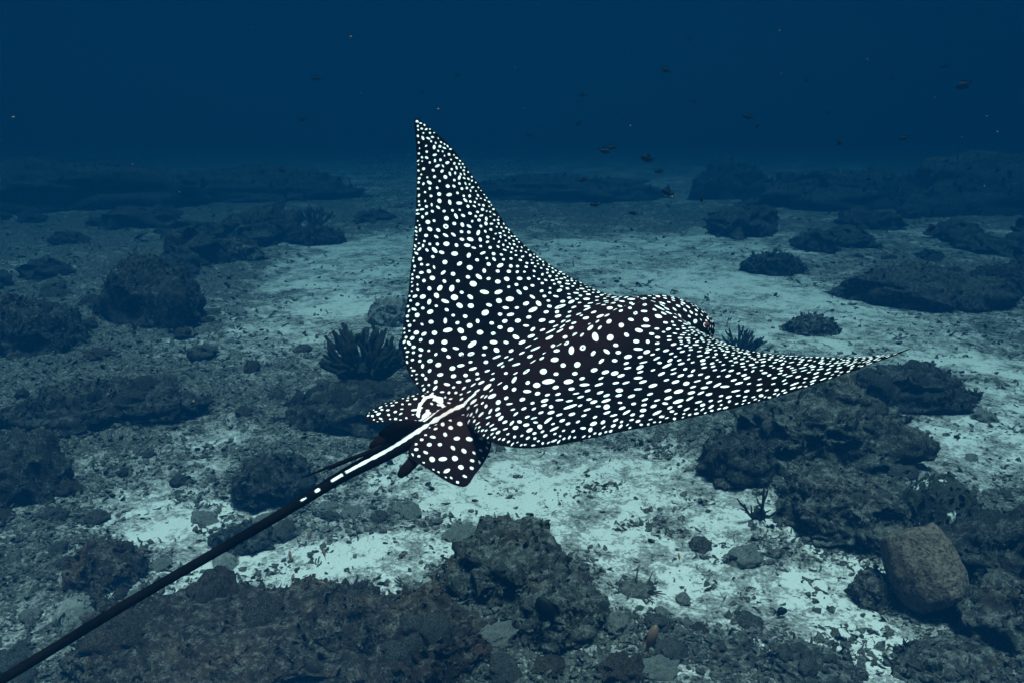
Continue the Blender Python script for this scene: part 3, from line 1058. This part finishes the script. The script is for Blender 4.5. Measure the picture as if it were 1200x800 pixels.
def tail():
    n, ns = 340, 32
    d = np.r_[0, np.cumsum(np.linalg.norm(np.diff(TAIL, axis=0), axis=1))]
    t = np.linspace(0, 1, n) ** 1.4 * d[-1]
    P = np.stack([cub(d, TAIL[:, k], t) for k in range(3)], -1)
    rad = np.interp(t, d, TRAD)
    T = np.gradient(P, axis=0)
    T /= np.linalg.norm(T, axis=1)[:, None]
    side = np.cross(T, np.array([0, 0, 1.0]))          # points to the ray's left or right, level
    side /= np.linalg.norm(side, axis=1)[:, None]
    side *= np.sign(side[:, 1])[:, None]
    upv = np.cross(side, T)
    upv *= np.sign(upv[:, 2])[:, None]
    th = np.linspace(-math.pi, math.pi, ns, endpoint=False)    # 0 is straight up, positive to the ray's left
    V = P[:, None] + rad[:, None, None] * (np.cos(th)[None, :, None] * upv[:, None] + np.sin(th)[None, :, None] * side[:, None])
    TH_, X_ = np.broadcast_to(th, (n, ns)).ravel(), np.repeat(P[:, 0], ns)
    Rr = np.repeat(rad, ns)
    # pale stripe along the top of the tail root, breaking into dashes further out
    wob = 0.10 * noise(np.stack([X_ * 55, X_ * 0, X_ * 0], -1), 77)
    hw = np.interp(X_, [-0.95, -0.88, -0.74, -0.60, -0.46, -0.38], [0.0024, 0.0032, 0.0038, 0.0046, 0.0052, 0.0052]) * (1 + 9 * wob)
    a0 = np.interp(X_, [-0.9, -0.6, -0.42], [-0.62, -0.55, -0.30])
    sd = Rr * np.abs(TH_ - a0) - hw
    dash = np.interp(X_, [-0.95, -0.90, -0.885, -0.87, -0.86, -0.845, -0.835, -0.815, -0.80, -0.78, -0.775, -0.75, -0.745, -0.7], [1, 1, -1, 1, 1, -1, 1, 1, -1, -1, 0.6, -1, -1, -1])
    sd = np.maximum(sd, dash * 0.004)
    # a second, thinner line that runs in from the free corner
    a1 = np.interp(X_, [-0.64, -0.5, -0.44], [-0.35, 0.35, 1.1])
    s2 = np.maximum(Rr * np.abs(TH_ - a1) - 0.0042, np.maximum(X_ + 0.45, -0.60 - X_))
    tail_extra['sd'] = np.minimum(sd, s2) * 100
    add_shell(V.reshape(-1, 3), grid_faces(n, ns, True), V.reshape(-1, 3) + np.array([0, 0, 5.0]), False, 0.0, 0.02)


tail_start = voff
tail()
tail_end = voff


def in_poly(P, poly):
    x, y = P[:, 0], P[:, 1]
    ins = np.zeros(len(P), bool)
    n = len(poly)
    for i in range(n):
        x1, y1 = poly[i]
        x2, y2 = poly[(i + 1) % n]
        c = ((y1 > y) != (y2 > y)) & (x < (x2 - x1) * (y - y1) / (y2 - y1 + 1e-12) + x1)
        ins ^= c
    return ins


def seg_dist(P, A, B2):
    A, B2 = np.array(A, float), np.array(B2, float)
    d = B2 - A
    t = np.clip(((P - A) @ d) / (d @ d + 1e-12), 0, 1)
    return np.linalg.norm(P - A - t[:, None] * d, axis=1)


def smooth_loop(pts, per=6):
    pts = np.array(pts, float)
    n = len(pts)
    out = []
    for i in range(n):
        p0, p1, p2, p3_ = pts[i - 1], pts[i], pts[(i + 1) % n], pts[(i + 2) % n]
        for k in range(per):
            t = k / per
            out.append(0.5 * (2 * p1 + (p2 - p0) * t + (2 * p0 - 5 * p1 + 4 * p2 - p3_) * t * t + (3 * p1 - p0 - 3 * p2 + p3_) * t ** 3))
    return np.array(out)


def fin_plate(outline, zfun, thick, spotable, restz, step=0.004, space=(0.013, 0.030)):
    ol = smooth_loop(outline, 5)
    lo, hi = ol.min(0), ol.max(0)
    X, Y = np.meshgrid(np.arange(lo[0], hi[0], step), np.arange(lo[1], hi[1], step))
    G = np.stack([X.ravel(), Y.ravel()], -1)
    G = G[in_poly(G, ol)]
    de = np.min([seg_dist(G, ol[i], ol[(i + 1) % len(ol)]) for i in range(len(ol))], 0)
    G = G[de > step * 0.6]
    pts = np.concatenate([ol, G])
    m = len(ol)
    r = delaunay_2d_cdt([Vector(q) for q in pts], [(i, (i + 1) % m) for i in range(m)], [], 1, 1e-6)
    P = np.array([[q.x, q.y] for q in r[0]])
    F = np.array([list(f) for f in r[2] if len(f) == 3])
    de = np.min([seg_dist(P, ol[i], ol[(i + 1) % m]) for i in range(m)], 0)
    h = thick * np.clip(de / 0.03, 0, 1) ** 0.6 + 0.0006
    z = zfun(P[:, 0], P[:, 1])
    rest = np.stack([P[:, 0], P[:, 1], np.full(len(P), restz)], -1)
    sp = np.interp(de, [0.0, 0.012, 0.05], [space[0], space[0] * 1.25, space[1]])
    add_shell(np.stack([P[:, 0], P[:, 1], z + h], -1), F, rest, (de > 0.004) & spotable, 0.0, sp)
    add_shell(np.stack([P[:, 0], P[:, 1], z - h], -1), F[:, ::-1], rest - np.array([0, 0, 30]), False, 0.9 if spotable else 0.0, sp)
    return P


RF = [(-0.385, -0.02), (-0.3971, -0.0551), (-0.4044, -0.0899), (-0.4259, -0.1139), (-0.4627, -0.1376), (-0.4995, -0.1547), (-0.5228, -0.1672), (-0.5411, -0.1684), (-0.5615, -0.1498), (-0.5794, -0.119),
      (-0.5949, -0.0838), (-0.6087, -0.0574), (-0.6163, -0.0369), (-0.6038, -0.0151), (-0.5469, 0.0151), (-0.4957, 0.03), (-0.42, 0.03)]
LF = [(-0.40, 0.15), (-0.4484, 0.1711), (-0.5081, 0.1856), (-0.5703, 0.193), (-0.6106, 0.1849), (-0.6372, 0.1722), (-0.6428, 0.1401), (-0.6204, 0.1147), (-0.5804, 0.0941), (-0.55, 0.05), (-0.50, 0.04), (-0.42, 0.04)]
fins_start = voff
fin_plate(RF, lambda x, y: (y + 0.02) * 0.309 + 0.006 - 0.35 * (y + 0.07) ** 2, 0.007, True, 10.0, space=(0.014, 0.031))
fin_plate(LF, lambda x, y: 0.012 + 0.0 * x - 0.35 * (y - 0.07) ** 2, 0.007, True, 20.0, space=(0.012, 0.022))
fins_end = voff

# claspers, dorsal fin and tail spine
def add_tube(path, radii, ns=14, flat=1.0, belly=0.0):
    V, F = tube(path, radii, ns)
    add_shell(V, F, V + np.array([0, 0, 8.0]), False, belly, 0.02)


add_tube([(-0.50, 0.0, -0.012), (-0.56, -0.012, -0.018), (-0.60, -0.030, -0.022), (-0.635, -0.045, -0.027), (-0.655, -0.052, -0.030)], [0.012, 0.015, 0.0155, 0.0145, 0.009])
add_tube([(-0.50, 0.07, -0.012), (-0.56, 0.085, -0.020), (-0.60, 0.095, -0.028), (-0.64, 0.10, -0.034), (-0.66, 0.10, -0.036)], [0.012, 0.015, 0.0155, 0.0145, 0.009])


def dorsal_fin():
    ol = smooth_loop([(-0.50, -0.005), (-0.53, 0.022), (-0.57, 0.046), (-0.615, 0.060), (-0.65, 0.058), (-0.662, 0.046), (-0.645, 0.022), (-0.64, -0.012)], 4)
    n = len(ol)
    c = ol.mean(0)
    rings = []
    for f, h in ((1.0, 0.001), (0.7, 0.005), (0.35, 0.0065), (0.01, 0.007)):
        for s in (1, -1):
            rings.append((f, s * h))
    V, F = [], []
    for s in (1, -1):
        b = len(V)
        for f, h in ((1.0, 0.001), (0.7, 0.005), (0.35, 0.0065), (0.01, 0.007)):
            for q in ol:
                e = c + (q - c) * f
                yc = np.interp(-e[0], [0.45, 0.53, 0.65, 0.78], [0.036, 0.035, 0.030, 0.025])
                V.append((e[0], yc + s * h, e[1] + 0.004))
        F.append(grid_faces(4, n, True, b, s < 0))
    V = np.array(V)
    add_shell(V, np.concatenate(F), V + np.array([0, 0, 8.0]), False, 0.0, 0.02)


dorsal_fin()
add_tube([(-0.64, 0.030, 0.008), (-0.70, 0.030, 0.010), (-0.76, 0.030, 0.014), (-0.82, 0.029, 0.018), (-0.875, 0.028, 0.020)], [0.0075, 0.0062, 0.0050, 0.0036, 0.0008], 10)
add_tube([(-0.66, 0.036, 0.006), (-0.71, 0.038, 0.004), (-0.77, 0.038, 0.003), (-0.82, 0.037, 0.001)], [0.0058, 0.0048, 0.0034, 0.0008], 10)

RV = np.concatenate(parts_V)
RF_ = np.concatenate(parts_F)
REST = np.concatenate(parts_rest)
OK = np.concatenate(parts_spotable)
BEL = np.concatenate(parts_belly)
SPC = np.concatenate(parts_space) * 0.93

# irregular spots: darts thrown on the skin, spacing set by place, no two closer than their spacing
g = np.random.default_rng(21)
cand = g.permutation(np.nonzero(OK)[0])
cell = 0.036
grid = {}
centres, rads = [], []
for vi in cand[:90000]:
    q = REST[vi]
    sp = SPC[vi]
    kx, ky, kz = int(q[0] // cell), int(q[1] // cell), int(q[2] // cell)
    good = True
    for ax in (kx - 1, kx, kx + 1):
        for ay in (ky - 1, ky, ky + 1):
            for az in (kz - 1, kz, kz + 1):
                for (cx, cy, cz, cs) in grid.get((ax, ay, az), ()):
                    m = 0.5 * (sp + cs)
                    if (cx - q[0]) ** 2 + (cy - q[1]) ** 2 + (cz - q[2]) ** 2 < m * m:
                        good = False
                        break
                if not good:
                    break
            if not good:
                break
        if not good:
            break
    if good:
        jit = sp * g.choice([0.78, 0.95, 1.12], p=[0.35, 0.4, 0.25])
        grid.setdefault((kx, ky, kz), []).append((q[0], q[1], q[2], jit))
        centres.append(q)
        rads.append(jit)
centres = np.array(centres)
rads = np.array(rads)
NSP = len(centres)
ang = g.uniform(0, math.pi, NSP)
asp = 1 + 0.75 * g.random(NSP) ** 2
rs = rads * 0.26 * g.uniform(0.78, 1.18, NSP)
ring = (g.random(NSP) < 0.05) & (rads > 0.025)
print('spots', NSP)
kd = kdtree.KDTree(NSP)
for i, q in enumerate(centres):
    kd.insert(q, i)
kd.balance()
SD = np.full(len(RV), 3.0)
idx = np.nonzero(OK | (np.concatenate(parts_spotable) | (REST[:, 2] < 4) & (BEL < 0.5)))[0]
idx = idx[(idx < tail_start) | ((idx >= fins_start) & (idx < fins_end))]
near = np.array([[h[1] for h in kd.find_n(REST[i], 4)] for i in idx])
for k in range(4):
    j = near[:, k]
    d = REST[idx] - centres[j]
    ca, sa = np.cos(ang[j]), np.sin(ang[j])
    a = d[:, 0] * ca + d[:, 1] * sa
    b = -d[:, 0] * sa + d[:, 1] * ca
    q = np.sqrt((a / asp[j]) ** 2 + (b * asp[j] ** 0.5) ** 2 + d[:, 2] ** 2)
    sd = (q - rs[j]) * 100
    sd = np.where(ring[j], np.maximum(sd, (rs[j] * 0.42 - q) * 100), sd)
    SD[idx] = np.minimum(SD[idx], sd)
SD[tail_start:tail_end] = tail_extra['sd']


# pale lines on the back: the stripe that starts between the wings and the hooked mark by the free corner
def line_mark(pts, hw, lo, hi):
    P = REST[lo:hi, :2]
    m = np.min([seg_dist(P, pts[i], pts[i + 1]) for i in range(len(pts) - 1)], 0)
    m = m - hw * (1 + 0.9 * noise(np.stack([P[:, 0] * 75, P[:, 1] * 75, P[:, 0] * 0], -1), 5))
    SD[lo:hi] = np.minimum(SD[lo:hi], m * 100)


nd_top = 620 * 200
line_mark([(-0.378, 0.030), (-0.41, 0.028), (-0.47, 0.024)], 0.0055, 0, nd_top)
line_mark([(-0.5261, 0.0768), (-0.5004, 0.1135), (-0.4721, 0.1355), (-0.4493, 0.1284), (-0.4478, 0.1031), (-0.452, 0.0777)], 0.0048, fins_start, fins_end)
line_mark([(-0.447, 0.112), (-0.449, 0.092)], 0.0095, fins_start, fins_end)
line_mark([(-0.50, 0.07), (-0.53, 0.05)], 0.008, fins_start, fins_end)

WARM = np.maximum(np.exp(-((RV[:, 0] + 0.46) / 0.17) ** 2) * np.exp(-((RV[:, 1] - 0.03) / 0.2) ** 2), 0.7 * np.exp(-((RV[:, 0] + 0.02) / 0.40) ** 2) * np.exp(-(RV[:, 1] / 0.16) ** 2))
ray_me = mesh_np('eagle_ray', RV, RF_, M_RAY, True, {'spot': SD, 'belly': BEL, 'warm': WARM})
ray = link(bpy.data.objects.new('eagle_ray', ray_me))
ray.matrix_world = Matrix.Translation(RAY_T) @ Matrix(RAY_R.tolist()).to_4x4()
tag(ray, 'black eagle ray covered in white spots with a long whip tail, gliding above the seabed', 'ray')


def eye_mat():
    m, t, b = new_mat('ray_eye')
    co = nd(t, 'ShaderNodeTexCoord').outputs['Object']
    sx = nd(t, 'ShaderNodeSeparateXYZ')
    t.links.new(co, sx.inputs[0])
    c = ramp(t, math_node(t, 'ABSOLUTE', sx.outputs[1]), [(0.0, (0.004, 0.004, 0.004)), (0.62, (0.10, 0.016, 0.012)), (0.80, (0.13, 0.02, 0.016)), (0.90, (0.003, 0.003, 0.003))])
    t.links.new(c, b.inputs['Base Color'])
    matte(b, 0.25, 0.5)
    return m


V, F = ico(3)
em = mesh_np('eye', V, F, eye_mat())
for s in (-1, 1):
    e = link(bpy.data.objects.new('eye', em), ray)
    e.location = (0.368, s * 0.090, 0.050)
    e.scale = (0.017, 0.012, 0.013)

# ------------------------------------------------------------------ specks drifting in the water
def specks():
    g = np.random.default_rng(31)
    V, F = ico(1)
    AV, AF = [], []
    n = 260
    for k in range(n):
        d = g.uniform(1.2, 7.0)
        p = np.array(in_water(g.uniform(-100, 1300), g.uniform(-60, 520), d))
        s = g.uniform(0.0012, 0.0030)
        AV.append(V * s * g.uniform(0.6, 1.5, 3) + p)
        AF.append(F + k * len(V))
    o = link(bpy.data.objects.new('marine_snow', mesh_np('marine_snow', np.concatenate(AV), np.concatenate(AF), M_SNOW)))
    tag(o, 'pale specks drifting through the water', 'particles', kind='stuff')


specks()


# ------------------------------------------------------------------ the body of sea water
def water():
    m = bpy.data.materials.new('sea_water')
    m.use_nodes = True
    t = m.node_tree
    for n in list(t.nodes):
        if n.type == 'BSDF_PRINCIPLED':
            t.nodes.remove(n)
    pv = nd(t, 'ShaderNodeVolumePrincipled')
    D = float(SIGMA_T.max()) * 1.02
    col = SIGMA_S / D
    # absorption = density * (1 - colour) * (1 - sqrt(absorption colour))
    ab = (SIGMA_T - SIGMA_S) / (D * (1 - col))
    pv.inputs['Color'].default_value = (*col, 1)
    pv.inputs['Absorption Color'].default_value = (*((1 - ab) ** 2), 1)
    pv.inputs['Density'].default_value = D
    pv.inputs['Anisotropy'].default_value = PHASE
    t.links.new(pv.outputs[0], t.nodes['Material Output'].inputs['Volume'])
    H, z0, z1 = WATER_HALF, -1.6, WATER_TOP
    V = [(-H, -H, z0), (H, -H, z0), (H, H, z0), (-H, H, z0), (-H, -H, z1), (H, -H, z1), (H, H, z1), (-H, H, z1)]
    F = [(0, 3, 2, 1), (4, 5, 6, 7), (0, 1, 5, 4), (1, 2, 6, 5), (2, 3, 7, 6), (3, 0, 4, 7)]
    o = link(bpy.data.objects.new('haze', mesh_np('haze', V, F, m, False)))
    tag(o, 'clear blue sea water fading into the distance', 'water', kind='stuff')


water()
